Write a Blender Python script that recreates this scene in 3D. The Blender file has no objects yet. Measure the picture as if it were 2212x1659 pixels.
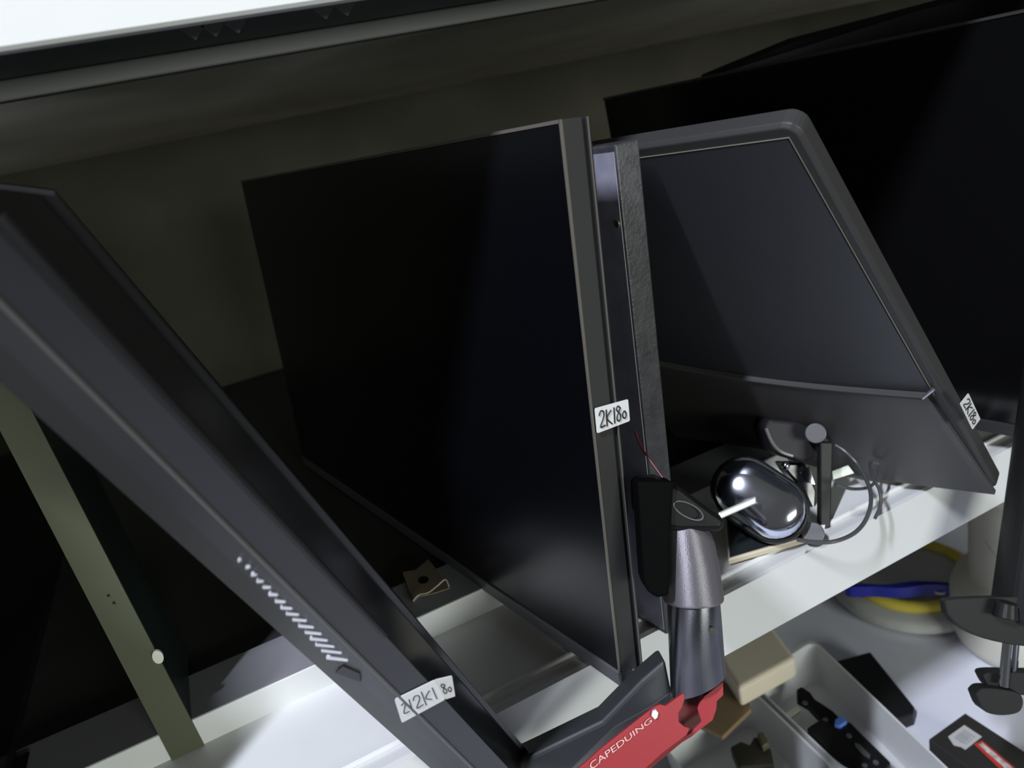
import bpy, bmesh, math, random
from mathutils import Vector, Matrix
random.seed(7)
V = Vector
scene = bpy.context.scene
C = scene.collection

# ------------------------------------------------------------------ camera
# world: X runs along the shelf, Y goes into it, Z is up; z = 0 is the deck of the shelf; metres
FPX = 1641.87
AX = V((0.8862834768809612, -0.31568946853503266, 0.338883103833554))
AY = V((-0.41649549723185764, -0.22323905413426076, 0.8813034809274434))
AZ = V((-0.20256628395017373, -0.9222280000982996, -0.32933632724208906))
CAM = V((0, 0, 0.36))
cd = bpy.data.cameras.new('camera')
co = bpy.data.objects.new('camera', cd); C.objects.link(co)
right = V((AX[0], AY[0], AZ[0])); down = V((AX[1], AY[1], AZ[1])); fwd = V((AX[2], AY[2], AZ[2]))
co.matrix_world = Matrix(((right.x, -down.x, -fwd.x, CAM.x), (right.y, -down.y, -fwd.y, CAM.y),
                          (right.z, -down.z, -fwd.z, CAM.z), (0, 0, 0, 1)))
cd.sensor_width = 36; cd.sensor_fit = 'HORIZONTAL'; cd.lens = 36 * FPX / 2212
cd.clip_start = 0.01; cd.clip_end = 50
cd.dof.use_dof = True; cd.dof.focus_distance = 0.47; cd.dof.aperture_fstop = 9.0
scene.camera = co

# ------------------------------------------------------------------ light and exposure
scene.view_settings.view_transform = 'Standard'
scene.view_settings.look = 'None'
scene.view_settings.exposure = 0.0
scene.view_settings.gamma = 1.0
scene.view_settings.use_curve_mapping = False
w = bpy.data.worlds.new('world'); scene.world = w; w.use_nodes = True
w.node_tree.nodes['Background'].inputs[0].default_value = (1.0, 0.96, 0.86, 1)
w.node_tree.nodes['Background'].inputs[1].default_value = 0.085

def area(name, loc, target, sx, sy, power, col):
    l = bpy.data.lights.new(name, 'AREA'); l.shape = 'RECTANGLE'; l.size = sx; l.size_y = sy
    l.energy = power; l.color = col
    o = bpy.data.objects.new(name, l); C.objects.link(o); o.location = loc
    o.rotation_euler = (V(target) - V(loc)).to_track_quat('-Z', 'Y').to_euler()
    return o
area('ceiling_tube_light', (-0.86, -0.33, 1.75), (0.2, 0.45, 0.0), 0.05, 0.30, 60, (0.83, 0.87, 1.0))
area('front_fill_light', (0.7, -2.7, 0.42), (0.3, 0.5, 0.1), 1.4, 0.55, 54, (0.95, 1.0, 0.93))  # unseen soft lamp, added in front as fill

# ------------------------------------------------------------------ pixel rays (photograph 2212 x 1659)
def ray(u, v):
    d = V((u - 1106, v - 829.5, FPX)); return V((d.dot(AX), d.dot(AY), d.dot(AZ)))
def onY(u, v, y): r = ray(u, v); return CAM + r * (y / r.y)
def onZ(u, v, z=0.0): r = ray(u, v); return CAM + r * ((z - CAM.z) / r.z)
def onD(u, v, d): return CAM + ray(u, v) * (d / FPX)
def onP(u, v, p, n): r = ray(u, v); return CAM + r * ((V(p) - CAM).dot(V(n)) / r.dot(V(n)))

# ------------------------------------------------------------------ materials
MATS = {}
def mat(name, col, rough=0.5, metal=0.0, spec=0.5, bump=0.0, bscale=300, var=0.0, vscale=12, trans=0.0, coat=0.0, alpha=1.0, sss=0.0):
    if name in MATS: return MATS[name]
    m = bpy.data.materials.new(name); m.use_nodes = True; nt = m.node_tree; b = nt.nodes['Principled BSDF']
    b.inputs['Base Color'].default_value = (*col, 1); b.inputs['Roughness'].default_value = rough
    b.inputs['Metallic'].default_value = metal; b.inputs['Specular IOR Level'].default_value = spec
    b.inputs['Transmission Weight'].default_value = trans; b.inputs['Coat Weight'].default_value = coat
    b.inputs['Alpha'].default_value = alpha
    if sss: b.inputs['Subsurface Weight'].default_value = sss; b.inputs['Subsurface Radius'].default_value = (.01, .01, .01)
    tc = nt.nodes.new('ShaderNodeTexCoord')
    if var:
        n = nt.nodes.new('ShaderNodeTexNoise'); n.inputs['Scale'].default_value = vscale; n.inputs['Detail'].default_value = 5
        nt.links.new(tc.outputs['Object'], n.inputs['Vector'])
        r = nt.nodes.new('ShaderNodeMapRange'); r.inputs['From Min'].default_value = 0.3; r.inputs['From Max'].default_value = 0.7
        r.inputs['To Min'].default_value = 1 - var; r.inputs['To Max'].default_value = 1 + var
        nt.links.new(n.outputs['Fac'], r.inputs['Value'])
        mx = nt.nodes.new('ShaderNodeVectorMath'); mx.operation = 'SCALE'; mx.inputs[0].default_value = col
        nt.links.new(r.outputs['Result'], mx.inputs['Scale']); nt.links.new(mx.outputs['Vector'], b.inputs['Base Color'])
        rr = nt.nodes.new('ShaderNodeMapRange'); rr.inputs['To Min'].default_value = max(0.02, rough - 0.08); rr.inputs['To Max'].default_value = rough + 0.08
        nt.links.new(n.outputs['Fac'], rr.inputs['Value']); nt.links.new(rr.outputs['Result'], b.inputs['Roughness'])
    if bump:
        n2 = nt.nodes.new('ShaderNodeTexNoise'); n2.inputs['Scale'].default_value = bscale; n2.inputs['Detail'].default_value = 3
        nt.links.new(tc.outputs['Object'], n2.inputs['Vector'])
        bp = nt.nodes.new('ShaderNodeBump'); bp.inputs['Strength'].default_value = bump; bp.inputs['Distance'].default_value = 0.001
        nt.links.new(n2.outputs['Fac'], bp.inputs['Height']); nt.links.new(bp.outputs['Normal'], b.inputs['Normal'])
    MATS[name] = m; return m
white_paint = mat('white_powder_coat', (0.66, 0.67, 0.66), 0.42, bump=0.05, bscale=900, var=0.03)
under_paint = mat('grey_underside', (0.85, 0.81, 0.68), 0.6, var=0.15, vscale=5)
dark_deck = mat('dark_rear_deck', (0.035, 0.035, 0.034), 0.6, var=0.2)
olive = mat('olive_grey_paint', (0.085, 0.092, 0.058), 0.55, spec=.3, var=0.06, vscale=20)
dark_green = mat('dark_green_metal', (0.012, 0.020, 0.018), 0.35, var=0.2)
back_brown = mat('dark_back_panel', (0.075, 0.071, 0.056), 0.85, spec=.1, var=0.25, vscale=4)
bezel = mat('charcoal_plastic', (0.032, 0.032, 0.031), 0.45, spec=.3, bump=0.06, bscale=1500)
bezel_soft = mat('soft_black_plastic', (0.022, 0.022, 0.023), 0.38, bump=0.05, bscale=1200)
screen = mat('dark_screen_glass', (0.0022, 0.0024, 0.0035), 0.28, spec=0.5)
screen_gloss = mat('glossy_screen', (0.004, 0.004, 0.0045), 0.14, spec=0.5)
blackp = mat('black_plastic', (0.009, 0.009, 0.009), 0.45, spec=.25)
black_gloss = mat('glossy_black_plastic', (0.010, 0.010, 0.012), 0.18)
back_plastic = mat('grained_back_plastic', (0.029, 0.031, 0.036), 0.42, bump=0.12, bscale=1800)
chin_plastic = mat('warm_black_plastic', (0.050, 0.048, 0.048), 0.45, bump=0.1, bscale=1500)
silver = mat('dull_silver', (0.36, 0.36, 0.38), 0.3, metal=0.8)
trim_metal = mat('thin_grey_trim', (0.22, 0.20, 0.17), 0.3, metal=0.5)
grey_metal = mat('powdered_grey_metal', (0.20, 0.19, 0.21), 0.45, metal=0.6, bump=0.15, bscale=1500)
pipe_metal = mat('satin_black_metal', (0.17, 0.17, 0.19), 0.30, metal=1.0, bump=0.08, bscale=1200)
chrome = mat('chrome', (0.62, 0.66, 0.78), 0.12, metal=1.0)
red = mat('red_anodised', (0.32, 0.026, 0.034), 0.45, metal=0.15, bump=0.05)
paper = mat('sticker_paper', (0.72, 0.72, 0.72), 0.55)
ink = mat('marker_ink', (0.012, 0.012, 0.022), 0.5)
label_ink = mat('pale_pink_print', (0.72, 0.42, 0.40), 0.5)
cream = mat('cream_plastic', (0.66, 0.64, 0.55), 0.45, var=0.03)
beige = mat('beige_board', (0.74, 0.66, 0.50), 0.55, var=0.04)
brown_card = mat('brown_cardboard', (0.24, 0.17, 0.09), 0.7, var=0.1)
tray_plastic = mat('frosted_plastic', (0.78, 0.79, 0.80), 0.4, trans=0.15, alpha=0.9)
table_white = mat('white_table_top', (0.74, 0.76, 0.84), 0.5, var=0.02)
blue = mat('blue_plastic', (0.02, 0.025, 0.30), 0.4)
light_blue = mat('light_blue_plastic', (0.12, 0.25, 0.75), 0.4)
yellow = mat('yellow_tape', (0.85, 0.70, 0.10), 0.45)
bag_film = mat('milky_bag_film', (0.55, 0.55, 0.52), 0.4, var=0.08, vscale=30)
tag_brown = mat('brown_paper_tag', (0.20, 0.17, 0.11), 0.6, var=0.1)
barcode_paper = mat('silver_label', (0.50, 0.50, 0.50), 0.4)
red_print = mat('red_print', (0.50, 0.04, 0.03), 0.5)
edge_beige = mat('beige_edge', (0.50, 0.44, 0.33), 0.4)
wall_m = mat('room_wall', (0.45, 0.46, 0.44), 0.8, var=0.03)
floor_m = mat('grey_floor', (0.22, 0.22, 0.22), 0.6, var=0.05)

for m_ in (pipe_metal, grey_metal):
    b_ = m_.node_tree.nodes['Principled BSDF']; tn = m_.node_tree.nodes.new('ShaderNodeTangent'); tn.direction_type = 'RADIAL'; tn.axis = 'Z'
    b_.inputs['Anisotropic'].default_value = 0.92; b_.inputs['Anisotropic Rotation'].default_value = 0.25
    m_.node_tree.links.new(tn.outputs[0], b_.inputs['Tangent'])
# ------------------------------------------------------------------ helpers
def link(name, bm, m, parent=None, smooth=False, bevel=0.0, seg=2):
    bmesh.ops.recalc_face_normals(bm, faces=bm.faces)
    me = bpy.data.meshes.new(name); bm.to_mesh(me); bm.free()
    o = bpy.data.objects.new(name, me); C.objects.link(o); me.materials.append(m)
    if smooth:
        for p in me.polygons: p.use_smooth = True
    if bevel:
        b = o.modifiers.new('bevel', 'BEVEL'); b.width = bevel; b.segments = seg; b.limit_method = 'ANGLE'; b.angle_limit = 0.6
    if parent is not None:
        o.parent = parent; o.matrix_parent_inverse = parent.matrix_world.inverted()
    return o
def thing(name, label, cat, loc, group=None):
    o = bpy.data.objects.new(name, None); C.objects.link(o); o.location = loc; o.empty_display_size = 0.02
    o.matrix_world = Matrix.Translation(V(loc))
    o['label'] = label; o['category'] = cat
    if group: o['group'] = group
    return o
def tag(o, label, cat, group=None):
    o['label'] = label; o['category'] = cat
    if group: o['group'] = group
    return o
def vbox(bm, o, a, b, c):          # a box from a corner and three edge vectors
    o, a, b, c = V(o), V(a), V(b), V(c)
    vs = [bm.verts.new(o + a * i + b * j + c * k) for k in (0, 1) for j in (0, 1) for i in (0, 1)]
    for f in ((0, 1, 3, 2), (4, 6, 7, 5), (0, 4, 5, 1), (2, 3, 7, 6), (0, 2, 6, 4), (1, 5, 7, 3)):
        bm.faces.new([vs[i] for i in f])
def box(x0, x1, y0, y1, z0, z1):
    bm = bmesh.new(); vbox(bm, (x0, y0, z0), (x1 - x0, 0, 0), (0, y1 - y0, 0), (0, 0, z1 - z0)); return bm
def obox(*a):
    bm = bmesh.new(); vbox(bm, *a); return bm
def prism(bm, pts, ext):           # a polygon swept along a vector
    ext = V(ext); a = [bm.verts.new(V(p)) for p in pts]; b = [bm.verts.new(V(p) + ext) for p in pts]
    n = len(pts); bm.faces.new(a); bm.faces.new(b[::-1])
    for i in range(n): bm.faces.new((a[i], b[i], b[(i + 1) % n], a[(i + 1) % n]))
def mprism(pts, ext):
    bm = bmesh.new(); prism(bm, pts, ext); return bm
def loft(bm, rings, cap=True, closed=True):
    vr = [[bm.verts.new(V(p)) for p in r] for r in rings]; n = len(rings[0])
    for i in range(len(vr) - 1):
        for j in range(n if closed else n - 1):
            bm.faces.new((vr[i][j], vr[i][(j + 1) % n], vr[i + 1][(j + 1) % n], vr[i + 1][j]))
    if cap: bm.faces.new(vr[0][::-1]); bm.faces.new(vr[-1])
def frame(d):
    d = V(d).normalized(); a = V((0, 0, 1)) if abs(d.z) < 0.9 else V((1, 0, 0)); u = d.cross(a).normalized(); return u, d.cross(u).normalized()
def tube(bm, pts, r, n=12, cap=True):
    pts = [V(p) for p in pts]; rings = []; u = None
    for i, p in enumerate(pts):
        d = (pts[min(i + 1, len(pts) - 1)] - pts[max(i - 1, 0)]).normalized()
        if u is None: u, _ = frame(d)
        u = (u - d * u.dot(d)).normalized(); w_ = d.cross(u)
        rr = r[i] if isinstance(r, (list, tuple)) else r
        rings.append([p + u * math.cos(2 * math.pi * k / n) * rr + w_ * math.sin(2 * math.pi * k / n) * rr for k in range(n)])
    loft(bm, rings, cap)
def mtube(pts, r, n=12, cap=True):
    bm = bmesh.new(); tube(bm, pts, r, n, cap); return bm
def smoothpts(pts, k=6):
    pts = [V(p) for p in pts]; out = []
    for i in range(len(pts) - 1):
        p0 = pts[max(i - 1, 0)]; p1 = pts[i]; p2 = pts[i + 1]; p3 = pts[min(i + 2, len(pts) - 1)]
        for s in range(k):
            t = s / k
            out.append(0.5 * ((2 * p1) + (p2 - p0) * t + (2 * p0 - 5 * p1 + 4 * p2 - p3) * t * t + (3 * p1 - p0 - 3 * p2 + p3) * t ** 3))
    out.append(pts[-1]); return out
def rpoly(w_, h_, r, k=5):         # rounded rectangle outline, centred
    out = []
    for cx, cy, a0 in ((w_ / 2 - r, h_ / 2 - r, 0), (-w_ / 2 + r, h_ / 2 - r, 90), (-w_ / 2 + r, -h_ / 2 + r, 180), (w_ / 2 - r, -h_ / 2 + r, 270)):
        for i in range(k + 1):
            a = math.radians(a0 + 90 * i / k); out.append((cx + r * math.cos(a), cy + r * math.sin(a)))
    return out
def strokes(lines, P, r, n=6):     # handwriting: flat tubes along polylines of (x, y) mapped by P
    bm = bmesh.new()
    for l in lines: tube(bm, smoothpts([P(*q) for q in l], 4), r, n)
    return bm
G2 = [(0, .72), (.2, .95), (.5, .9), (.5, .6), (.05, .08), (.6, .1)]
GK = [[(0, .95), (-.05, 0)], [(.55, .85), (.02, .45), (.55, .02)]]
G1 = [(0, .95), (-.05, 0)]
G8 = [(.45, .8), (.2, .95), (.05, .75), (.4, .4), (.3, .08), (.05, .12), (.08, .4), (.45, .8)]
G0 = [(.25, .55), (.02, .4), (.08, .15), (.3, .12), (.4, .35), (.25, .55)]
def word(glyphs):
    out = []
    for g, x, s in glyphs:
        ls = g if isinstance(g[0], list) else [g]
        for l in ls: out.append([(x + a * s, b) for a, b in l])
    return out
W180 = word([(G2, 0.0, .9), (GK, .75, .9), (G1, 1.55, 1), (G8, 1.75, 1), (G0, 2.35, 1)])   # total width about 2.75

# ------------------------------------------------------------------ setting
def struct(name, bm, m):
    o = link(name, bm, m); o['kind'] = 'structure'; return o
struct('floor', box(-3, 4, -4, 1.6, -1.25, -1.2), floor_m)
struct('wall_back', box(-3, 4, 1.55, 1.65, -1.2, 2.6), wall_m)

# ------------------------------------------------------------------ shelving unit
su = thing('shelving_unit', 'white steel shelving unit holding the monitors, with an olive grey corner post', 'shelf', (0.3, 0.395, -1.2))
YL, YB = 0.395, 0.497
def shelf(z, x0, x1):
    bm = bmesh.new()
    # deck, with two low pressed ridges behind the front edge
    prof = [(YL + .0031, z), (YL + .0050, z - .0003), (YL + .0160, z - .0026), (YL + .0166, z + .0006), (YL + .0180, z + .0011), (YL + .0196, z), (YB, z), (YB, z - .006), (YL + .0031, z - .006)]
    prism(bm, [(x0, y, zz) for y, zz in prof], (x1 - x0, 0, 0)); link('deck', bm, white_paint, su)
    lip = [(YL - .0015, z), (YL + .003, z), (YL + .003, z - .051), (YL + .02, z - .051), (YL + .02, z - .053), (YL, z - .053), (YL - .0015, z - .0515)]
    bm = bmesh.new(); prism(bm, [(x0, y, zz) for y, zz in lip], (x1 - x0, 0, 0)); link('front_lip', bm, white_paint, su)
shelf(0.0, -0.6, 1.7)
link('crossbeam', box(-.6, 1.7, YB, .5495, -.03, .0214), white_paint, su, bevel=.0006)
link('beam_top_shade', box(-.6, 1.7, YB + .0006, .55, .0214, .0222), mat('beam_shade_grey', (.21, .21, .225), .5, var=.05), su)  # thin grey sheet, shade on the white beam's top put into its colour
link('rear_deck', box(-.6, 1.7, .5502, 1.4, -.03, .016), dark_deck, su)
# upper shelf
bm = bmesh.new(); zu = .4212
prism(bm, [(-.9, .365, zu + .05), (-.9, .365, zu + .0015), (-.9, .3665, zu), (-.9, .374, zu), (-.9, .374, zu + .0015), (-.9, .368, zu + .0015), (-.9, .368, zu + .05)], (2.6, 0, 0))
link('upper_front_lip', bm, white_paint, su)
link('upper_deck', box(-.9, 1.7, .368, .5085, .4300, .4355), mat('recess_shade', (.07, .08, .08), .55), su)  # dark colour stands for the shade in the recess behind the lip
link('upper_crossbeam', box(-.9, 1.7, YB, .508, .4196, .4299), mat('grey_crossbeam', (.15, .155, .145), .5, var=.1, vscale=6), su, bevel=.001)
link('upper_rear_underside', box(-.9, 2.4, .5090, 1.4, .4290, .440), under_paint, su)
for u, v in ((425, 92), (520, 86), (470, 88), (1345, 40 / 1.0), (700, 22), (745, 10)):
    if u > 1000: continue
    c = onY(u, v, .43); c.z = .4300
    bm = bmesh.new(); prism(bm, [c + V((-.006, 0, 0)), c + V((.006, 0, 0)), c + V((0, 0, -.006))], (0, .0015, 0))
    link('punched_hook', bm, MATS['grey_crossbeam'], su)
link('back_panel', box(-.9, 2.4, 1.4, 1.41, -1.2, .9), back_brown, su)
link('lower_back_panel', box(-.9, 1.7, 1.05, 1.06, -.37, -.031), mat('shadow_olive_panel', (.20, .20, .17), .6), su)
# corner post with its dark green inner flange
pl, pr = onY(375, 1650, YB - .002), onY(442, 1612, YB - .002)
tl_, tr_ = onY(0, 930, YB - .002), onY(0, 755, YB - .002)
dl = (tl_ - pl).normalized(); dr = (tr_ - pr).normalized()
bm = bmesh.new()
a0, a1 = pl, pl + dl * .45; b0, b1 = pr, pr + dr * .45
a0 = a0.copy(); b0 = b0.copy()
prism(bm, [a0, b0, b1, a1], (0, .002, 0)); post = link('corner_post', bm, olive, su)
bm = bmesh.new(); prism(bm, [b0 + V((0, .0021, 0)), b1 + V((0, .0021, 0)), b1 + V((0, .085, 0)), b0 + V((0, .085, 0))], (-.002, 0, 0))
link('post_flange', bm, dark_green, su)
bm = bmesh.new(); c = onY(341, 1420, YB - .0045)
prism(bm, [c + V((math.cos(a) * .0032, 0, math.sin(a) * .0050)) for a in [i * math.pi / 8 for i in range(16)]], (0, .002, 0))
link('rivet', bm, cream, post)
for (u, v) in ((234, 1287), (246, 1303)):
    c = onY(u, v, YB - .0028); link('screw_hole', mtube([c, c + V((0, .0008, 0))], .0008), blackp, post)

# ------------------------------------------------------------------ worktop below
tb = tag(link('table', box(-1.2, 2.2, -.1, 1.045, -.42, -.38), table_white, bevel=.002), 'white table top below the shelf, with plastic bins and boxes on it', 'table')

# ------------------------------------------------------------------ middle monitor (screen to the left, edge to the viewer)
K = .328
sTL = CAM + V((.267, 2.721, -.025)) * K; sTR = CAM + V((.575, 1.062, -.024)) * K; sBR = CAM + V((.489, 1.044, -1.0)) * K
h = (sTL - sTR); WID = h.length; h.normalize()
v_ = (sBR - sTR); v_ = (v_ - h * v_.dot(h)); HEI = v_.length; v_.normalize()
n_ = v_.cross(h).normalized()
if n_.x < 0: n_ = -n_
def mpt(a, b, c=0): return sTR + h * a + v_ * b + n_ * c        # a into the shelf, b downwards, c towards the right
mm = thing('monitor', 'black widescreen monitor in the middle with a white 2K180 sticker on its edge', 'monitor', mpt(WID / 2, HEI + .0115, .008))
CH = .0115
link('screen', obox(mpt(.0006, .0022, -.0003), h * (WID - .002), v_ * (HEI - .0022), n_ * .0010), screen, mm)
link('top_trim', obox(mpt(0, 0, -.0006), h * WID, v_ * .0018, n_ * .0012), trim_metal, mm)
link('edge_trim', obox(mpt(-.0004, 0, -.0006), h * .0011, v_ * (HEI), n_ * .0012), trim_metal, mm)
bm = bmesh.new(); vbox(bm, mpt(0, 0, .0008), h * WID, v_ * (HEI + CH), n_ * .0135); link('side_frame', bm, bezel, mm, bevel=.0007)
bm = bmesh.new()
prism(bm, [mpt(-.0002, HEI + .0004, -.0016), mpt(-.0002, HEI + CH, -.0004), mpt(WID, HEI + CH, -.0004), mpt(WID, HEI + .0004, -.0016)], n_ * .0024)
link('bottom_bezel', bm, mat('chin_grey', (.10, .10, .11), .38), mm, bevel=.0004)
link('back_seam', obox(mpt(.0012, .0005, .0145), h * (WID - .003), v_ * (HEI + CH - .001), n_ * .0022), blackp, mm)
link('back_cover', obox(mpt(-.0004, 0, .0168), h * WID, v_ * (HEI + CH), n_ * .0022), bezel_soft, mm, bevel=.0006)
link('back_edge_trim', obox(mpt(-.0010, 0, .0168), h * .0006, v_ * (HEI + CH), n_ * .0006), trim_metal, mm)
link('bulge_cover', obox(mpt(.10, .08, .0191), h * (WID - .2), v_ * (HEI - .12), n_ * .012), bezel_soft, mm, bevel=.004)
# sticker on the edge
nh = -h
p0 = onP(1284, 882, mpt(-.0012, 0), nh); p1 = onP(1356, 862, mpt(-.0012, 0), nh); p2 = onP(1360, 909, mpt(-.0012, 0), nh); p3 = onP(1289, 936, mpt(-.0012, 0), nh)
def sticker(parent, q, up, lines, ln_w, r=.00035, th=.0003, nrm=None, m0=.10, m1=.14):
    q = [V(a) for a in q]; n = (q[1] - q[0]).cross(q[3] - q[0]).normalized() if nrm is None else V(nrm).normalized()
    if n.dot(CAM - q[0]) < 0: n = -n
    def P(s, t): return (q[0] * (1 - s) + q[1] * s) * (1 - t) + (q[3] * (1 - s) + q[2] * s) * t
    pts = []
    for cs, ct, a0 in ((.04, .06, 180), (.96, .06, 270), (.96, .94, 0), (.04, .94, 90)):
        for i in range(4):
            a = math.radians(a0 + 30 * i); s = cs + .04 * math.cos(a); t = ct + .06 * math.sin(a); pts.append(P(s, t))
    st = link('price_sticker', mprism(pts, n * th), paper, parent); st['label'] = 'white price sticker with black handwriting'
    f = lambda x, y: P(m0 + (1 - 2 * m0) * x / ln_w, 1 - m1 - (1 - 2 * m1) * y) + n * (th * 1.1)
    link('handwriting', strokes(lines, f, r), ink, st)
    return st
sticker(mm, [p0, p1, p2, p3], None, W180, 2.75, r=.00052)
# small dust flecks are left out; a tiny screw near the bottom corner
c = mpt(-.0006, HEI + .004, .010); link('corner_pin', mtube([c, c - h * .0008], .0007), silver, mm)

# ------------------------------------------------------------------ slim monitor standing behind it
YC = .385
cA = onY(1328, 312, YC); cB = onY(1405, 1045, YC); cR = onY(1380, 298, YC)
dn = (cB - cA).normalized(); wv = V((cR.x - cA.x, 0, .0)); L = (cA.z - .0005) / -dn.z
hs = V((-.182, .979, 0)).normalized()
sm = thing('monitor', 'slim black monitor on edge right behind the middle one, light on its top corner', 'monitor', cA + dn * L)
bm = bmesh.new()
w0 = wv * 1.0
prism(bm, [cA, cA + w0, cA + w0 + hs * .105 , cA + hs * .105], dn * L)
link('side_frame', bm, mat('dusty_black_metal', (.045, .045, .05), .42, metal=.2, bump=.25, bscale=500, var=.25, vscale=120), sm, bevel=.0012, seg=3)
link('screen', obox(cA - V((.0006, 0, 0)) + hs * .0012 + dn * .004, hs * .10, dn * (L - .008), V((.0008, 0, 0))), mat('dusty_screen', (.20, .20, .25), .4, var=.15, vscale=90), sm)
c = onY(1337, 484, YC + .002); c = cA + dn * ((cA.z - c.z) / -dn.z) + hs * .004 - V((.0012, 0, 0))
link('screw', mtube([c, c + V((.0010, 0, 0))], .0022, 14), mat('brass_screw', (.30, .26, .17), .35, metal=.7), sm)

# ------------------------------------------------------------------ leaning monitor seen from behind
B3 = V((.512, .344, .0226)); T3 = onY(1735, 232, .310)
e3 = (T3 - B3); L3 = e3.length; e3.normalize()
h3 = V((-.344, .939, 0)).normalized()
n3 = e3.cross(h3).normalized()
if n3.dot(CAM - B3) < 0: n3 = -n3          # towards the viewer
W3 = .30
def q3(a, b, c=0): return B3 + h3 * a + e3 * b + n3 * c
lm = thing('monitor', 'black monitor leaning left with its back to the viewer, small sticker low on its edge', 'monitor', q3(W3 / 2, 0, 0))
def rpts(x0, x1, y0, y1, r, c, k=5):
    out = []
    for cx, cy, a0 in ((x1 - r, y1 - r, 0), (x0 + r, y1 - r, 90), (x0 + r, y0 + r, 180), (x1 - r, y0 + r, 270)):
        for i in range(k + 1):
            a = math.radians(a0 + 90 * i / k); out.append(q3(cx + r * math.cos(a), cy + r * math.sin(a), c))
    return out
bm = bmesh.new(); loft(bm, [rpts(0, W3, 0, L3, .008, -.001), rpts(0, W3, 0, L3, .008, .009), rpts(.002, W3 - .002, .002, L3 - .002, .007, .0115)])
link('rim', bm, bezel, lm, bevel=.0006)
link('screen', mprism(rpts(.004, W3 - .004, .004, L3 - .004, .004, -.0012), -n3 * .0008), screen_gloss, lm)
# upper back sheet inside the rim
bm = bmesh.new(); loft(bm, [rpts(.008, W3 - .006, .13, L3 - .009, .001, .0112), rpts(.008, W3 - .006, .13, L3 - .009, .001, .0122)])
link('back_sheet', bm, back_plastic, lm)
for aa, b0_, b1_ in ((.0068, .13, L3 - .008),):
    link('sheet_trim', mtube([q3(aa, b0_, .0120), q3(aa, b1_, .0120), q3(W3 - .006, b1_, .0120)], .0005, 6), trim_metal, lm)
# lower bulge with the curved upper lip
bm = bmesh.new()
def bul(a, t): # t 0..1 along the width: outline of the bulge top
    return .098 + .012 * math.sin(math.pi * min(1, t * .9)) * .0 + .030 * (t ** 1.6)
N = 20; front = []; back = []
for ring, (ins, c) in enumerate(((0, .0110), (0, .0150), (.0035, .0165))):
    pts = []
    for i in range(N + 1):
        t = i / N; a = .010 + ins + (W3 - .02 - 2 * ins) * t
        cv = .1330 + .020 * t + (-.012) * math.sin(math.pi * t)
        pts.append(q3(a, cv - ins, c))
    for i in range(N + 1):
        t = 1 - i / N; a = .0015 + ins + (W3 - .012 - 2 * ins) * t
        pts.append(q3(a, -.0005 + ins - .010 * math.sin(math.pi * min(1, t * 1.4 + .0)) , c))
    front.append(pts)
loft(bm, front); link('lower_cover', bm, chin_plastic, lm, bevel=.0006)
lp = [q3(.010 + (W3 - .02) * t, .1340 + .020 * t - .012 * math.sin(math.pi * t), .0165) for t in [i / 24 for i in range(25)]]
link('cover_lip', mtube(lp, [.0012] * 25, 8), chin_plastic, lm)
link('lip_clip', mtube([q3(.012, .1330, .0172), q3(.004, .140, .0135)], .0013, 8), silver, lm)
# sticker wrapping the near edge: it lies on the rim's near side
ns = (-h3)
s0 = [onP(u, v, q3(-.0006, 0, 0), ns) for u, v in ((2091, 849), (2117, 905), (2100, 928), (2073, 872))]
def order(q): return [q[0], q[1], q[2], q[3]]
sticker(lm, order(s0), None, W180, 2.75, r=.00050)

# ------------------------------------------------------------------ large dark screens behind
hA = V((-.2110, .9773, 0)).normalized(); nbA = onZ(2212, 945, .0228); tnA = onY(2212, 20, nbA.y)
vA = (nbA - tnA); LA = .47; tA = tnA - hA * .05
bt = thing('television', 'large glossy black screen standing upright behind the leaning monitor', 'television', nbA + hA * LA / 2)
nA = hA.cross(vA).normalized()
if nA.dot(CAM - nbA) < 0: nA = -nA
link('housing', obox(tA, hA * LA, vA, -nA * .012), blackp, bt, bevel=.001)
link('screen', obox(tA + hA * .006 + vA * .010, hA * (LA - .010), vA * .955, nA * .0010), screen_gloss, bt)
link('top_trim', obox(tA, hA * LA, vA * .006, nA * .0014), bezel, bt)
link('bottom_bezel', obox(tA + vA * .966, hA * LA, vA * .034, nA * .0030), bezel, bt, bevel=.0008)
pB = tA - nA * .05
pts = [onP(u, v, pB, nA) for u, v in ((1512, 162), (1700, 84), (1990, 8), (2260, -62))]
pts += [onP(2300, 300, pB, nA), onP(1560, 330, pB, nA)]
for k in (4, 5): pts[k] = V((pts[k].x, pts[k].y, pts[k].z))
lo4 = V((pts[3].x, pts[3].y, .0228)); lo5 = V((pts[0].x, pts[0].y, .0228))
pts = pts[:4] + [lo4, lo5]
bb = thing('television', 'black screen standing behind the other large one, only its slanting top showing', 'television', (lo4 + lo5) / 2)
link('housing', mprism(pts, -nA * .02), blackp, bb, bevel=.002)
cB = sum(pts, V()) / 6
link('screen', mprism([cB + (p - cB) * .96 + nA * .0003 for p in pts], nA * .001), screen_gloss, bb)

# black monitor at the far left, mostly outside the picture, beside the corner post; added to shade the deck
fl = thing('monitor', 'black monitor added behind the corner post to shade the left end of the shelf', 'monitor', (-.21, .60, .0))
link('housing', box(-.222, -.204, .33, .88, .0232, .36), blackp, fl, bevel=.003)
link('screen', box(-.2038, -.2032, .338, .872, .035, .352), screen_gloss, fl)
link('foot', box(-.230, -.196, .51, .54, .0225, .0236), blackp, fl)

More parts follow.
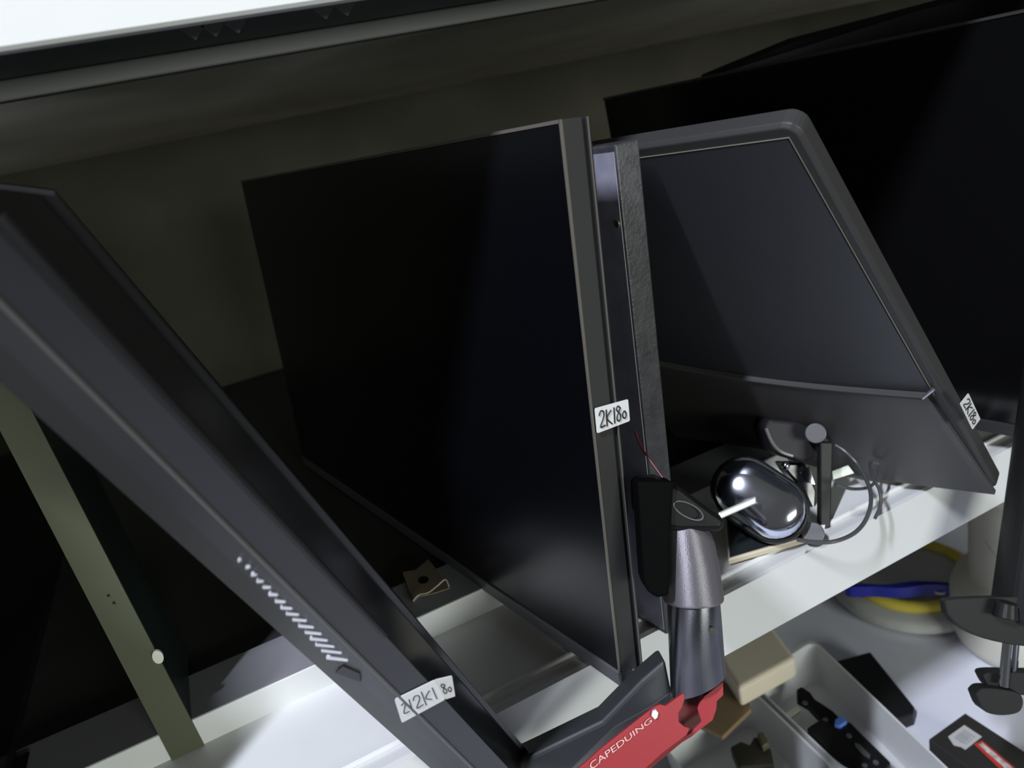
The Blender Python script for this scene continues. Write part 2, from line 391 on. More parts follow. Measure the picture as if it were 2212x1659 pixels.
# ------------------------------------------------------------------ near monitor on the left, leaning
VPd = ray(1946, 2571).normalized()
def rail(u, v, dep): return onD(u, v, dep)
R = {'L1': rail(1036, 1500, .402), 'L1b': rail(1022, 1500, .400), 'L3': rail(950, 1500, .366), 'L2': rail(860, 1500, .362),
     'Lm': rail(806, 1500, .370), 'Ls': rail(752, 1500, .384)}
R['H'] = R['Ls'] + (R['L1'] - R['Ls']) * .55 + V((.0, .020, .0))
def rtop(p):                         # where the rail meets the sloping top end
    lo, hi = 0.0, .6
    for _ in range(50):
        m = (lo + hi) / 2; q = p - VPd * m - CAM
        dpt = q.dot(fwd)
        if dpt < .02: hi = m; continue
        u = q.dot(right) / dpt * FPX + 1106; vv = q.dot(down) / dpt * FPX + 829.5
        if vv < 405 + .125 * u: hi = m
        else: lo = m
    return lo
LT = rtop(R['L1'])
lens = {k: rtop(p) for k, p in R.items()}
bot = .25
def rp(k, s, off=V((0, 0, 0))): return R[k] + VPd * s + off   # s from -len(top) to +bot
nm = thing('monitor', 'nearest black monitor at the left, leaning, with slotted vents and a handwritten sticker', 'monitor', rp('L2', bot))
def railprism(keys, extra=V((0, 0, 0)), s0=None, s1=bot):
    bm = bmesh.new()
    loft(bm, [[rp(k, -lens[k] if s0 is None else s0) for k in keys], [rp(k, s1) for k in keys]])
    return bm
gx = ray(60, 300).normalized() * .26
R['X1'] = R['L1'] - (R['L1'] - R['H']) * .02 + gx - V((.002, 0, 0)); R['X2'] = R['H'] + gx
lens['X1'] = rtop(R['X1'] + VPd * .004); lens['X2'] = rtop(R['X2'] + VPd * .004)
cen = (R['L1'] + R['Ls'] + R['L2'] + R['H']) / 4
for k in ('C',): R['C'] = cen; lens['C'] = (lens['L1'] + lens['L2']) / 2
link('front_bezel', railprism(['L1', 'H', 'L1b']), mat('deep_black_edge', (.004, .004, .004), .4), nm)
link('screen', railprism(['L1b', 'C', 'L3']), screen_gloss, nm)
link('side_frame', railprism(['L3', 'C', 'L2']), mat('side_grey_plastic', (.018, .0175, .0185), .42, spec=.28, bump=.05, bscale=1200), nm)
link('back_cover', railprism(['L2', 'C', 'Lm']), mat('back_grey_plastic', (.028, .028, .030), .38, spec=.35, bump=.05, bscale=1200), nm)
link('lower_back_cover', railprism(['Lm', 'C', 'H', 'Ls']), bezel, nm)
link('hidden_shade_panel', railprism(['L1', 'X1', 'X2', 'H'], s1=.045), blackp, nm)  # out of sight behind the edge, added to cast shade on the deck
nside = (R['L3'] - R['L2']).cross(VPd).normalized()
if nside.dot(CAM - R['L2']) < 0: nside = -nside
nback = (R['L2'] - R['Lm']).cross(VPd).normalized()
if nback.dot(CAM - R['L2']) < 0: nback = -nback
link('edge_ridge', mtube([rp('L2', -lens['L2'] + .01), rp('L2', bot)], .0011, 8), mat('ridge_grey', (.075, .072, .068), .4), nm)
link('screen_gap', mtube([rp('L3', -lens['L3'] + .01, nside * -.0002), rp('L3', -.06, nside * -.0002)], [.0022, .0014], 8), blackp, nm)
# vents: slots on the back cover, longer towards the lower end; pale colour stands for light on their edges
vl = [(520, 1207), (538, 1222), (551, 1238), (564, 1252), (578, 1265), (592, 1281), (607, 1296), (620, 1310), (633, 1323), (648, 1336), (662, 1350), (677, 1364), (689, 1378), (702, 1391), (716, 1404), (728, 1420)]
for i, (u, vv) in enumerate(vl):
    ln = 4 + i * 2.7
    a = onP(u - ln * .45, vv - ln * .07, R['L2'], nback) + nback * .0004; b = onP(u + ln * .55, vv + ln * .10, R['L2'], nback) + nback * .0004
    link('vent_slot', mtube([a, b], [.0013, .0007], 8), mat('slot_glint', (.42, .42, .46), .35), nm)
vb = [onP(u, vv, R['L2'], nback) for u, vv in ((742, 1436), (778, 1452), (780, 1470), (725, 1450))]
link('vent_recess', mprism(vb, nback * .0008), blackp, nm)
# sticker: one end on the side face, the other folded on to the front
cs = [onP(u, v, R['L2'], nside) + nside * .0004 for u, v in ((852, 1508), (939, 1466), (962, 1508), (868, 1559))]
nfr = (R['L1b'] - R['L3']).cross(VPd).normalized()
if nfr.dot(CAM - R['L3']) < 0: nfr = -nfr
GL = word([([(.1, .8), (.45, .85), (.1, .2), (.5, .15)], 0, 1), (G1, .75, 1), (G2, 1.0, .9), ([(0, 1.05), (-.05, -.05)], 1.75, 1), ([(.45, .85), (.0, .45), (.35, .15)], 1.85, 1), (G1, 2.55, 1)])
st = sticker(nm, cs, None, GL, 2.7, r=.00032, m1=.22, m0=.08)
fd = [cs[1], onD(976, 1459, (cs[1] - CAM).dot(fwd) + .004), onD(983, 1503, (cs[2] - CAM).dot(fwd) + .004), cs[2]]
st2 = sticker(nm, fd, None, word([(G8, 0, 1), (G0, .6, 1)]), 1.1, r=.00030, m1=.24, m0=.14)

# ------------------------------------------------------------------ monitor stand: neck plate, hinge, pipe, foot with red channel
DP = .445
pc = lambda u, v, d=DP: onD(u, v, d)
ms = thing('monitor_stand', 'black monitor stand with a round pipe and a red channel in its foot', 'monitor stand', pc(1500, 1490))
r0 = 56 / FPX * DP
ptop = pc(1497, 1285); pbot = pc(1508, 1478)
ax = (pbot - ptop).normalized()
u1, w1 = frame(ax)
# open lower end: a hollow pipe cut slantwise
vd = (CAM - ptop); vd = (vd - ax * vd.dot(ax)).normalized(); sd = ax.cross(vd).normalized()
if sd.dot(right) < 0: sd = -sd
bm = bmesh.new(); n = 40; PL = (pbot - ptop).length
outer_t, outer_b, inner_b, inner_t = [], [], [], []
for k in range(n):
    a = 2 * math.pi * k / n; rad = sd * math.cos(a) + vd * math.sin(a)
    cut = PL + .006 * -math.cos(a) * 1.1 + .000
    outer_t.append(ptop + rad * r0); outer_b.append(ptop + rad * r0 * 1.06 + ax * (cut))
    inner_b.append(ptop + rad * r0 * .93 + ax * cut); inner_t.append(ptop + rad * r0 * .88 + ax * .01)
loft(bm, [outer_t, outer_b, inner_b, inner_t], cap=False); bm.verts.ensure_lookup_table()
link('pipe', bm, pipe_metal, ms, smooth=True)
# collar (hinge barrel) above: tapered cylinder with slanting elliptical top
bm = bmesh.new(); rings = []
ct = pc(1483, 1096); axc = (ptop + ax * .003 - ct); CL = axc.length; axc.normalize()
for f_, rr in ((0, .80), (.12, .88), (.5, .98), (.97, 1.05), (1.0, 1.03)):
    ring = []
    for k in range(n):
        a = 2 * math.pi * k / n; rad = sd * math.cos(a) + vd * math.sin(a)
        slant = (.014 * math.cos(a) + .003) * (1 - f_)
        ring.append(ct + axc * (CL * f_) + rad * r0 * rr * 1.10 + axc * slant)
    rings.append(ring)
loft(bm, rings); link('hinge_barrel', bm, grey_metal, ms, smooth=True)
link('pipe_ring', mtube([ptop + ax * .002, ptop + ax * .0035], r0 * 1.035, 40), blackp, ms)
# hinge head: slanted rounded cap running up and left
hp = [(1378, 1042), (1430, 1036), (1470, 1052), (1540, 1105), (1568, 1122), (1563, 1150), (1470, 1150), (1400, 1140), (1380, 1120)]
bm = bmesh.new(); prism(bm, [pc(u, v, .430) for u, v in hp], -(V(vd) * -.0) + fwd * .030); link('hinge_head', bm, mat('head_black', (.005, .005, .005), .4, spec=.15), ms, bevel=.004, seg=4)
c = pc(1487, 1103, .4285); t_ = V((sd * .8 + ax * .45)).normalized()
bm = bmesh.new(); ring = []
for i in range(25):
    a = 2 * math.pi * i / 24; ring.append(c + t_ * math.cos(a) * .0088 + (ax * .8 - sd * .45).normalized() * math.sin(a) * .0038)
tube(bm, ring, .0004, 6); link('round_emblem', bm, silver, ms)
npz = [(1376, 1040), (1456, 1040), (1452, 1120), (1446, 1288), (1420, 1293), (1398, 1278), (1390, 1255)]
link('neck_plate', mprism([pc(u, v, .424) for u, v in npz], fwd * .020), mat('matte_black', (.002, .002, .002), .7, spec=.04), ms, bevel=.002)
link('red_cable', mtube(smoothpts([pc(1372, 930, .47), pc(1385, 965, .468), pc(1412, 1005, .462), pc(1442, 1046, .455)]), .0007, 8), mat('dark_red_wire', (.08, .006, .008), .5), ms)
link('red_gasket', mtube([pc(1379, 1062, .455), pc(1386, 1105, .455)], .0016, 8), red, ms)
c = pc(1537, 1360, DP - r0 * .86); link('set_screw', mtube([c, c - fwd * .002], .0020, 12), mat('dark_steel', (.08, .08, .08), .3, metal=1), ms)
# foot: dark cast arm from the pipe down to the lower left, with a red folded channel along it
arm = [(1437, 1425), (1452, 1500), (1410, 1530), (1330, 1575), (1180, 1720), (1000, 1760), (1060, 1672), (1160, 1625), (1300, 1557), (1385, 1470)]
link('foot_arm', mprism([pc(u, v, .447) for u, v in arm], fwd * .022), mat('cast_black', (.030, .034, .036), .45), ms, bevel=.003, seg=3)
fd_ = (pc(1100, 1760, .40) - pc(1470, 1500, .445))
chan = [(1477, 1497), (1480, 1508), (1474, 1528), (1466, 1540), (1467, 1560), (1478, 1570), (1490, 1573), (1484, 1588), (1430, 1628), (1395, 1660), (1330, 1740), (1150, 1740), (1262, 1650), (1300, 1616), (1412, 1528), (1425, 1522), (1438, 1525)]
def chd(u): return .420 - (1480 - u) / 380 * .012
cf = [pc(u, v, chd(u)) for u, v in chan]
rc = link('red_channel', mprism(cf, fwd * .002), red, ms, bevel=.0004); rc['label'] = 'red metal channel with pale lettering'
# inner wall and far wall of the channel
far = [(1562, 1472), (1563, 1502), (1549, 1515), (1548, 1532), (1540, 1556), (1518, 1572), (1494, 1592), (1474, 1604), (1400, 1665), (1345, 1740), (1330, 1725), (1420, 1625), (1489, 1585), (1515, 1560), (1506, 1530), (1520, 1505)]
link('channel_far_wall', mprism([pc(u, v, .436) for u, v in far], fwd * .002), red, ms, bevel=.0004)
inn = [(1472, 1490), (1510, 1470), (1560, 1474), (1520, 1512), (1512, 1540), (1518, 1562), (1490, 1590), (1400, 1660), (1300, 1740), (1250, 1700), (1400, 1580), (1462, 1545)]
link('channel_floor', mprism([pc(u, v, .446) for u, v in inn], fwd * .002), mat('dark_red_inside', (.09, .008, .010), .5), ms)
dk = [(1508, 1474), (1530, 1466), (1558, 1468), (1562, 1474), (1528, 1501), (1502, 1500)]
link('inner_sleeve', mprism([pc(u, v, .438) for u, v in dk], fwd * .003), blackp, ms)
band = [(1412, 1534), (1421, 1543), (1330, 1622), (1270, 1680), (1240, 1680), (1300, 1622)]
led = [(1410, 1537), (1417, 1534), (1422, 1540), (1420, 1550), (1415, 1554), (1408, 1547)]
link('white_cap', mprism([pc(u, v, chd(u) - .002) for u, v in led], fwd * .0016), paper, rc)
# lettering along the channel
fc = bpy.data.curves.new('lettering', 'FONT'); fc.body = 'CAPEDUING'; fc.size = 1.0; fc.align_x = 'LEFT'
fo = bpy.data.objects.new('lettering_source', fc)
C.objects.link(fo); bpy.context.view_layer.update()
dg = bpy.context.evaluated_depsgraph_get(); me = bpy.data.meshes.new_from_object(fo.evaluated_get(dg)); bpy.data.objects.remove(fo)
me.name = 'lettering'
xs = [v.co.x for v in me.vertices]; mw = max(xs)
for v in me.vertices:
    s = v.co.x / mw; t = v.co.y / .75
    u0 = 1272 + (1404 - 1272) * s; v0 = 1662 + (1557 - 1662) * s
    hgt = 17 - 5 * s
    u0 += -hgt * .40 * t + 5; v0 += -hgt * .85 * t + 2
    v.co = pc(u0, v0, chd(u0) - .0008)
lo = bpy.data.objects.new('lettering', me); C.objects.link(lo); me.materials.append(label_ink); lo.parent = rc; lo.matrix_parent_inverse = rc.matrix_world.inverted()
_keep = rc.parent

# ------------------------------------------------------------------ tablet lying on the deck
zt = .0020
tp = [onZ(u, v, zt) for u, v in ((1566, 1118), (1574, 1221), (1745, 1172), (1712, 1085))]
tcen = sum(tp, V()) / 4
tt = thing('tablet', 'thin dark tablet with a beige edge lying on the shelf under the chrome faced device', 'tablet', (tcen.x, tcen.y, 0.0003))
link('body', mprism([V((p.x, p.y, .0018)) for p in tp], (0, 0, .0055)), edge_beige, tt, bevel=.0012)
link('screen', mprism([V((p.x, p.y, .0074)) + (tcen - p).normalized() * .0028 for p in tp], (0, 0, .0003)), mat('grey_glass', (.02, .024, .026), .2), tt)

# ------------------------------------------------------------------ headset with chrome oval cup
hd = .555
HS = 1.13
hc = lambda u, v, d=hd: onD(u, v, d * HS)
hz = onZ(1650, 1165, .0075)
hs_ = thing('headset', 'black headset with a chrome oval ear cup and looped cable, lying on the shelf', 'headset', (hz.x, hz.y, .008))
lng = (hc(1722, 1130, .54) - hc(1572, 1030, .56)); hl = lng.length; lng.normalize()
cc = hc(1640, 1078, .525)
tocam = (CAM - cc).normalized(); fn = (tocam + V((0, 0, .25)) - right * .15).normalized(); fn = (fn - lng * fn.dot(lng)).normalized(); sw = fn.cross(lng)
def pill(half, rad, k=14):
    out = []
    for s_, a0 in ((1, -90), (-1, 90)):
        for i in range(k + 1):
            a = math.radians(a0 + 180 * i / k); out.append((s_ * half + rad * math.cos(a), rad * math.sin(a)))
    return out
def pillrings(spec):
    return [[cc + (lng * x + sw * y + fn * z) * HS for x, y in pill(hf, rd)] for hf, rd, z in spec]
bm = bmesh.new(); loft(bm, pillrings([(.0110, .0205, -.026), (.0110, .0235, -.020), (.0110, .0240, -.004), (.0110, .0228, .000)])); link('ear_cushion', bm, blackp, hs_, smooth=False, bevel=.001)
bm = bmesh.new(); loft(bm, pillrings([(.0106, .0212, -.0005), (.0106, .0206, .0035), (.0106, .0184, .0075), (.0100, .0140, .0105), (.0095, .0085, .0120), (.006, .0025, .0125)])); link('chrome_cup', bm, chrome, hs_, smooth=True)
link('metal_pin', obox(hc(1552, 1108, .500), hc(1634, 1072, .500) - hc(1552, 1108, .500), ax * .0055, fwd * .003), mat('pale_metal', (.55, .56, .52), .35, metal=.5), hs_, bevel=.0012)
for (u, v, rr, d) in ((1762, 936, .0072, .545), (1756, 1152, .0075, .520)):
    c = hc(u, v, d); link('hinge_disc', mtube([c, c + (c - CAM).normalized() * .008], rr * HS, 28), mat('grey_disc', (.085, .085, .09), .4), hs_, bevel=.0008)
bm = bmesh.new(); prism(bm, [hc(u, v, .545) for u, v in ((1772, 955), (1800, 955), (1794, 1168), (1772, 1168))], fwd * .008); link('headband_bar', bm, blackp, hs_, bevel=.0012)
bm = bmesh.new(); prism(bm, [hc(u, v, .56) for u, v in ((1652, 925), (1662, 905), (1735, 912), (1790, 925), (1800, 985), (1735, 1000), (1702, 990), (1672, 978))], fwd * .035); link('folded_cup', bm, mat('dull_black', (.016, .015, .017), .5, spec=.25), hs_, bevel=.003, seg=3)
link('folded_cup_ridge', mtube(smoothpts([hc(1655, 925, .557), hc(1668, 955, .556), hc(1686, 975, .555), (hc(1712, 985, .555))]), .0016, 8), mat('ridge_sheen', (.10, .10, .10), .3), hs_)
bm = bmesh.new(); prism(bm, [hc(u, v, .57) for u, v in ((1688, 1000), (1740, 1000), (1765, 1060), (1762, 1120), (1735, 1060), (1700, 1020))], fwd * .02); link('yoke', bm, black_gloss, hs_, bevel=.002)
c = hc(1697, 1006, .552); bm = bmesh.new(); bmesh.ops.create_uvsphere(bm, u_segments=16, v_segments=10, radius=.0035, matrix=Matrix.Translation(c)); link('chrome_bolt', bm, chrome, hs_, smooth=True)
link('metal_plate', mprism([hc(u, v, .566) for u, v in ((1728, 1020), (1748, 1008), (1760, 1046), (1742, 1042))], fwd * .001), chrome, hs_)
link('metal_bracket', mprism([hc(u, v, .57) for u, v in ((1798, 1018), (1832, 1005), (1845, 1022), (1800, 1036))], fwd * .001), mat('pale_bracket', (.4, .42, .4), .4, metal=.3), hs_)
def cp(u, v, d, k=1.07):
    p = onD(u, v, d * k)
    return p if p.z > .0022 else onZ(u, v, .0022)
cab = [(1722, 1166, .53), (1760, 1171, .528), (1800, 1170, .526), (1840, 1155, .530), (1866, 1130, .535), (1880, 1095, .54), (1880, 1060, .55), (1868, 1030, .56), (1850, 1000, .57), (1825, 975, .575), (1805, 962, .58)]
link('cable', mtube(smoothpts([cp(*p) for p in cab]), .0016, 10), mat('grey_cable', (.05, .05, .055), .4), hs_)
cab2 = [(1805, 1046, .58), (1840, 1056, .585), (1878, 1052, .60), (1896, 1030, .61), (1900, 1005, .62), (1880, 1000, .62), (1885, 1030, .60), (1900, 1060, .59), (1902, 1090, .585), (1890, 1120, .58)]
link('cable_loop', mtube(smoothpts([cp(*p, 1.0) for p in cab2]), .0013, 10), mat('grey_cable', (.05, .05, .055), .4), hs_)
0 and link('shadow_patch', mprism([hc(u, v, .585) for u, v in ((1800, 1046), (1843, 1052), (1812, 1145), (1798, 1150))], fwd * .002), mat('shadow_grey', (.14, .14, .14), .5), hs_)  # switched off; grey sheet coloured as the headset's shadow

# ------------------------------------------------------------------ dark clutter at the back of the deck, behind the headset
def lump(name, c, sx, sy, sz, m, seed):
    random.seed(seed); bm = bmesh.new(); bmesh.ops.create_icosphere(bm, subdivisions=3, radius=1)
    from mathutils import noise
    for v in bm.verts:
        k = 1 + .45 * noise.noise(v.co * 1.7 + V((seed, 0, 0))); v.co = V((v.co.x * sx * k, v.co.y * sy * k, max(-.6, v.co.z) * sz * k)) + V(c)
    return link(name, bm, m)
tag(lump('plastic_bag', onY(1520, 912, .62), .030, .02, .024, mat('black_film', (.06, .055, .05), .35), 3), 'crumpled black plastic bag in the dark behind the chrome cup', 'bag')
tag(lump('plastic_bag', onY(1545, 952, .585), .026, .012, .010, mat('dark_film', (.05, .047, .042), .35), 5), 'small dark plastic wrapper at the rear edge of the shelf beam', 'bag')
bx = tag(link('box', obox(onY(1592, 1000, .56) , V((.035, 0, 0)), V((0, .04, 0)), V((0, 0, .06))), blackp, bevel=.002), 'black upright box between the bag and the headset', 'box')

# ------------------------------------------------------------------ brown paper tag with a punched hole, its rim curling
tg = thing('paper_tag', 'curled brown paper tag with a round hole, on the shelf beam', 'tag', onZ(915, 1262, .0225))
z0 = .0228
tpx = [(870, 1238), (898, 1233), (926, 1210), (950, 1240), (972, 1272), (935, 1284), (905, 1290), (893, 1302)]
g = [onZ(u, v, z0) for u, v in tpx]; link('card', mprism(g, (0, 0, .0009)), tag_brown, tg)
c = onZ(915, 1253, z0 + .001); bm = bmesh.new(); prism(bm, [c + V((math.cos(a) * .0042, math.sin(a) * .0055, 0)) for a in [i * math.pi / 10 for i in range(20)]], (0, 0, .0002)); link('hole', bm, blackp, tg)
link('curled_rim', mtube(smoothpts([onZ(892, 1298, .024), onZ(905, 1285, .026), onZ(925, 1280, .027), onZ(945, 1265, .030), onZ(962, 1252, .032), onZ(970, 1268, .028)]), .0006, 6), mat('tag_rim', (.40, .38, .32), .4), tg)

# ------------------------------------------------------------------ monitor arm clamp at the right
CD = .60
kp = lambda u, v, d=CD: onD(u, v, d)
cl = thing('desk_clamp', 'black desk clamp with a pole, curved plate and tightening screw', 'clamp', kp(2170, 1540))
rP = .0215
pa = kp(2252, 1000); pb = kp(2206, 1330); pa = pb + (pa - pb) * 3.0
pc2 = pb
link('pole', mtube([pa, pb, pb + (pb - pa).normalized() * .004], [rP, rP * 1.0, rP * .96], 40), blackp, cl, smooth=False, bevel=.002)
dnv = (pb - pa).normalized()
cup = kp(2175, 1300, CD - rP + .0); link('pole_lug', mtube([cup, cup + dnv * .012], [.007, .009], 20), blackp, cl, bevel=.001)
plate = [(2040, 1300), (2070, 1292), (2260, 1291), (2320, 1330), (2300, 1400), (2212, 1396), (2160, 1388), (2110, 1374), (2070, 1352), (2045, 1325)]
link('clamp_plate', mprism([kp(u, v, .585) for u, v in smoothpts([(a, b, 0) for a, b in plate], 3) and [(p.x, p.y) for p in smoothpts([(a, b, 0) for a, b in plate], 3)]], fwd * .008 + down * .001), mat('clamp_black', (.014, .014, .014), .55, spec=.2), cl, bevel=.0015)
link('screw_rod', mtube([kp(2177, 1385, .60), kp(2167, 1482, .60)], .0036, 18), chrome, cl)
link('screw_rod', mtube([kp(2193, 1388, .612), kp(2187, 1462, .612)], .0034, 18), chrome, cl)
def flat_round(pts, d, th, nm_):
    sp_ = smoothpts([(a, b, 0) for a, b in pts] + [(pts[0][0], pts[0][1], 0)], 4)[:-1]
    return link(nm_, mprism([kp(p.x, p.y, d) for p in sp_], fwd * th), mat('clamp_black', (.014, .014, .014), .55, spec=.2), cl, bevel=.001)
flat_round([(2124, 1462), (2132, 1454), (2180, 1453), (2290, 1460), (2290, 1500), (2170, 1500), (2140, 1488)], .606, .012, 'pressure_pad')
flat_round([(2108, 1500), (2122, 1488), (2150, 1488), (2180, 1492), (2205, 1500), (2211, 1520), (2200, 1540), (2160, 1546), (2125, 1535)], .598, .012, 'screw_knob')

# ------------------------------------------------------------------ things on the table
ZT = -.38
# cream jug
jc = onZ(2215, 1400, ZT); jc = V((.80, .50, ZT))
jg = thing('jug', 'cream white plastic jug behind the clamp', 'jug', jc)
def lathe(prof, c, n=40):
    bm = bmesh.new(); loft(bm, [[c + V((r * math.cos(2 * math.pi * k / n), r * math.sin(2 * math.pi * k / n), z)) for k in range(n)] for r, z in prof]); return bm
link('body', lathe([(.070, .0), (.082, .006), (.087, .02), (.087, .07), (.082, .085), (.068, .094), (.066, .10), (.066, .205), (.060, .215)], jc), cream, jg, smooth=True)
link('lid', lathe([(.062, .212), (.062, .235), (.058, .240)], jc), cream, jg, smooth=False, bevel=.002)
bm = bmesh.new(); rr = .0664
ang = math.atan2(CAM.y - jc.y, CAM.x - jc.x)
for i in range(9):
    pass
tube(bm, [jc + V((rr * math.cos(ang - .75 + i * .05), rr * math.sin(ang - .75 + i * .05), .165 - i * .003)) for i in range(9)], .0007, 6); link('printed_line', bm, mat('grey_print', (.25, .25, .25), .5), jg)
# bag of yellow tape with blue strap
tc_ = V((.775, .650, ZT))
bg = thing('tape_bag', 'milky round bag holding a roll of yellow tape', 'bag', tc_)
link('film', lathe([(.070, .0005), (.100, .004), (.106, .012), (.098, .022), (.060, .028), (.010, .030)], tc_), bag_film, bg, smooth=True)
bm = bmesh.new()
ring = [tc_ + V((0.076 * math.cos(2 * math.pi * i / 48), 0.076 * math.sin(2 * math.pi * i / 48), .029)) for i in range(49)]
tube(bm, ring, .0085, 10); link('tape_roll', bm, yellow, bg, smooth=True)
ys = [onZ(u, v, -.335) for u, v in ((1832, 1288), (1870, 1285), (1930, 1288), (1990, 1281), (2040, 1283), (2090, 1287))]
bm = bmesh.new(); sp_ = smoothpts(ys, 5); rings = []
for i, p in enumerate(sp_):
    t = i / (len(sp_) - 1); ww = .0085 * min(1, .45 + 4 * t); rings.append([p + V((-.35, .94, 0)) * ww, p + V((-.35, .94, 0)) * ww + V((0, 0, .016)), p - V((-.35, .94, 0)) * ww + V((0, 0, .016)), p - V((-.35, .94, 0)) * ww])
loft(bm, rings); sb = tag(link('strap', bm, blue), 'deep blue plastic strap lying across the yellow tape', 'strap')
c = onZ(2030, 1275, -.331); bm = bmesh.new(); tube(bm, [c + V((math.cos(a) * .007, math.sin(a) * .007, 0)) for a in [i * math.pi / 6 for i in range(10)]], .0017, 8); link('white_mark', bm, paper, sb)
# bins
def bin_(label, rim, zr, wall=.003):
    o = thing('storage_bin', label, 'bin', (sum((p for p in rim), V()) / 4).xy.to_3d() + V((0, 0, ZT + .0005)), 'frosted plastic bins on the table')
    ctr = sum(rim, V()) / 4
    def corner_ring(sc, z, r=.016):
        out = []
        n_ = len(rim)
        for i in range(n_):
            p = ctr + (rim[i] - ctr) * sc; a = ctr + (rim[i - 1] - ctr) * sc; b = ctr + (rim[(i + 1) % n_] - ctr) * sc
            da = (a - p).normalized() * r; db = (b - p).normalized() * r
            for k in range(6):
                t = k / 5; q = (p + da) * (1 - t) ** 2 + p * 2 * t * (1 - t) + (p + db) * t * t
                out.append(V((q.x, q.y, z)))
        return out
    bm = bmesh.new()
    loft(bm, [corner_ring(.93, ZT + .001), corner_ring(1.0, zr - .004), corner_ring(1.02, zr - .004), corner_ring(1.02, zr), corner_ring(.975, zr), corner_ring(.91, ZT + .004)], cap=True)
    link('tub', bm, tray_plastic, o); return o
zr = -.325
r1 = [onZ(1755, 1380, zr), onZ(1620, 1470, zr), onZ(1620, 1470, zr) + (onZ(1806, 1659, zr) - onZ(1640, 1500, zr)) * 1.25, onZ(2045, 1659, zr) + (onZ(2045, 1659, zr) - onZ(1790, 1415, zr)) * .25]
bin_('frosted plastic bin holding black connectors, right of the red channel', r1, zr)
d1 = (r1[2] - r1[1])
side = (r1[1] - r1[0])
r2 = [r1[1] + side * .07, r1[1] + side * 1.3, r1[1] + side * 1.3 + d1, r1[1] + side * .07 + d1]
bin_('frosted plastic bin beneath the red channel, next to the bin of connectors', r2, zr)
zi = ZT + .012
def dirpx(u0, v0, u1, v1, z): return onZ(u1, v1, z) - onZ(u0, v0, z)
# connector strips in the bin
cs1 = thing('connector_strip', 'black connector strip with silver screws and a small blue plug', 'connector', onZ(1770, 1560, ZT + .005))
zc = -.352
link('strip', mprism([onZ(u, v, zc) for u, v in ((1722, 1503), (1733, 1497), (1752, 1510), (1762, 1525), (1778, 1535), (1800, 1550), (1818, 1568), (1800, 1575), (1770, 1562), (1745, 1535), (1722, 1522))], (0, 0, .010)), blackp, cs1, bevel=.001)
for u, v in ((1739, 1519), (1783, 1556)):
    c = onZ(u, v, zc + .0105); link('silver_screw', mtube([c, c + V((0, 0, .0012))], .003, 14), silver, cs1)
link('blue_plug', mprism([onZ(u, v, zc + .008) for u, v in ((1805, 1565), (1822, 1556), (1830, 1570), (1815, 1580), (1803, 1577))], (0, 0, .008)), light_blue, cs1, bevel=.001)
for q in (((1697, 1549), (1724, 1530), (1730, 1539), (1705, 1557)), ((1731, 1583), (1764, 1562), (1770, 1571), (1740, 1592))):
    link('cream_terminal', mprism([onZ(u, v, zc) for u, v in q], (0, 0, .005)), cream, cs1)
cs2 = thing('connector_strip', 'longer black connector block with a silver slot, in the front of the bin', 'connector', onZ(1850, 1640, ZT + .005))
link('block', mprism([onZ(u, v, zc) for u, v in ((1744, 1590), (1775, 1570), (1800, 1580), (1838, 1577), (1870, 1610), (1925, 1665), (1900, 1700), (1850, 1690), (1795, 1640))], (0, 0, .012)), blackp, cs2, bevel=.0015)
link('silver_slot', mprism([onZ(u, v, zc + .0122) for u, v in ((1846, 1605), (1858, 1610), (1880, 1632), (1878, 1640), (1862, 1630), (1848, 1614))], (0, 0, .001)), silver, cs2)
for u, v in ((1834, 1590), (1868, 1655), (1892, 1648)):
    c = onZ(u, v, zc + .0122); link('silver_screw', mtube([c, c + V((0, 0, .0012))], .0028, 14), silver, cs2)
cb = thing('connector_strip', 'dark olive and black plug bundle in the left bin', 'connector', onZ(1640, 1660, ZT + .005))
link('plug', mprism([onZ(u, v, -.35) for u, v in ((1580, 1635), (1603, 1622), (1622, 1630), (1632, 1612), (1650, 1618), (1668, 1640), (1675, 1675), (1600, 1680))], (0, 0, .015)), mat('olive_black', (.030, .028, .018), .5), cb, bevel=.002)
link('pin', mprism([onZ(u, v, -.345) for u, v in ((1638, 1610), (1652, 1606), (1665, 1630), (1650, 1640))], (0, 0, .018)), mat('olive_plug', (.10, .09, .05), .5), cb, bevel=.002)
# black adapter
ap = [onZ(u, v, -.362) for u, v in ((1806, 1428), (1880, 1408), (1976, 1528), (1974, 1541), (1943, 1553), (1936, 1551))]
tag(link('power_adapter', mprism([V((p.x, p.y, ZT + .0005)) for p in ap], (0, 0, .018)), mat('adapter_black', (.008, .008, .008), .45), bevel=.002), 'long black power adapter lying on the table beside the frosted bin', 'adapter')
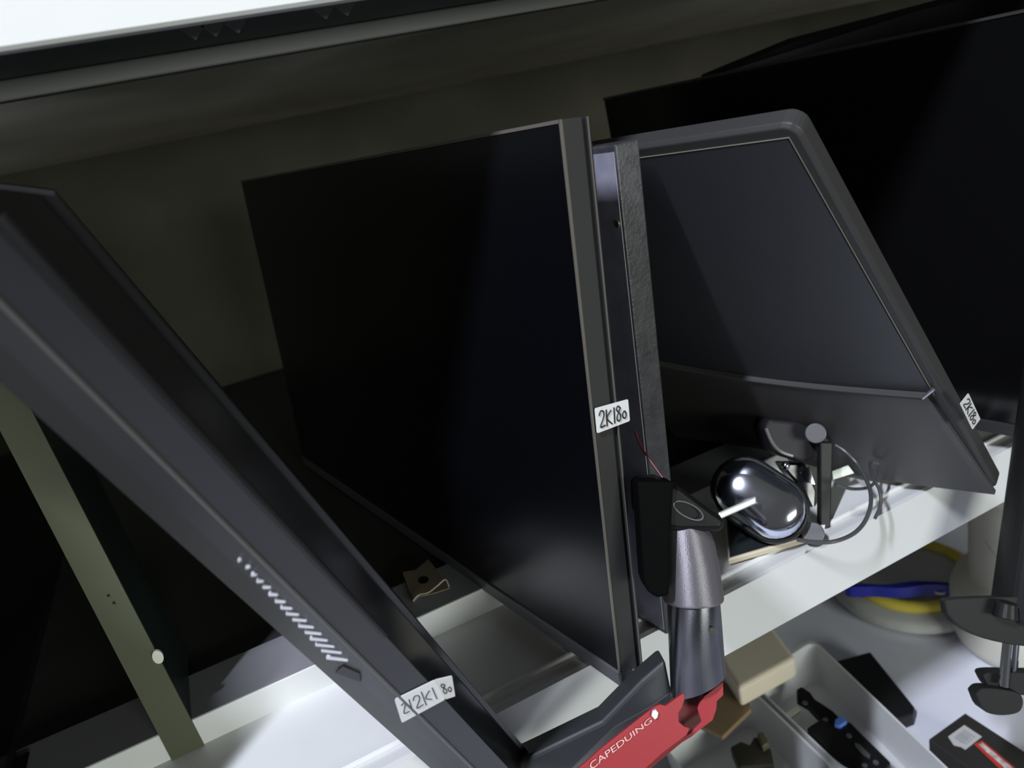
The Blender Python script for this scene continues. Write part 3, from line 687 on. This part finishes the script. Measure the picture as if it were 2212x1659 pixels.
# black carton with labels
b0 = onZ(2006, 1597, -.350); b1 = onZ(2085, 1540, -.350); b2 = onZ(2300, 1690, -.350)
bw = (b1 - b0); bl = (b2 - b1); bl = bl - bw * (bl.dot(bw) / bw.dot(bw)) * .6
kb = thing('carton', 'black carton with a silver barcode label and a red picture strip', 'box', V((b0.x + .03, b0.y, ZT)))
link('carton_body', obox(V((b0.x, b0.y, ZT + .0005)), V((bw.x, bw.y, 0)), V((bl.x, bl.y, 0)), V((0, 0, .0295))), mat('carton_black', (.022, .021, .019), .5), kb, bevel=.001)
zb = -.3499
lb = link('barcode_label', mprism([onZ(u, v, zb) for u, v in ((2048, 1592), (2083, 1567), (2121, 1592), (2085, 1620), (2076, 1614), (2060, 1610))], (0, 0, .0006)), barcode_paper, kb)
bm = bmesh.new()
pA, pB, pC, pD = [onZ(u, v, zb + .0007) for u, v in ((2060, 1594), (2083, 1576), (2110, 1594), (2086, 1612))]
for i in range(12):
    t = (i + .5) / 12; ww = random.choice((.012, .022, .03))
    vbox(bm, pA + (pB - pA) * t, (pB - pA) * ww, (pD - pA) * (.95 if i % 3 else .7), V((0, 0, .0002)))
link('barcode_lines', bm, mat('grey_bars', (.24, .24, .24), .5), lb)
pcx = link('picture_strip', mprism([onZ(u, v, zb) for u, v in ((2104, 1608), (2122, 1601), (2189, 1656), (2230, 1700), (2200, 1700), (2160, 1662))], (0, 0, .0006)), red_print, kb)
link('picture', mprism([onZ(u, v, zb + .0007) for u, v in ((2114, 1609), (2122, 1605), (2185, 1657), (2210, 1690), (2198, 1690), (2166, 1655))], (0, 0, .0002)), mat('pale_picture', (.55, .50, .47), .5, var=.5, vscale=160), pcx)
# beige block under the lip, brown cardboard below
q = [onZ(u, v, -.27) for u, v in ((1596, 1488), (1719, 1420), (1662, 1345), (1540, 1400))]
blk = tag(link('wooden_block', mprism(q, (0, 0, -.028)), beige, bevel=.005, seg=3), 'beige block with rounded corners under the shelf lip, right of the pipe', 'block')
q = [onZ(u, v, -.30) for u, v in ((1500, 1560), (1560, 1590), (1622, 1530), (1612, 1500), (1560, 1470))]
tag(link('cardboard_piece', mprism(q, (0, 0, -.006)), brown_card), 'brown cardboard piece beneath the beige block', 'cardboard')
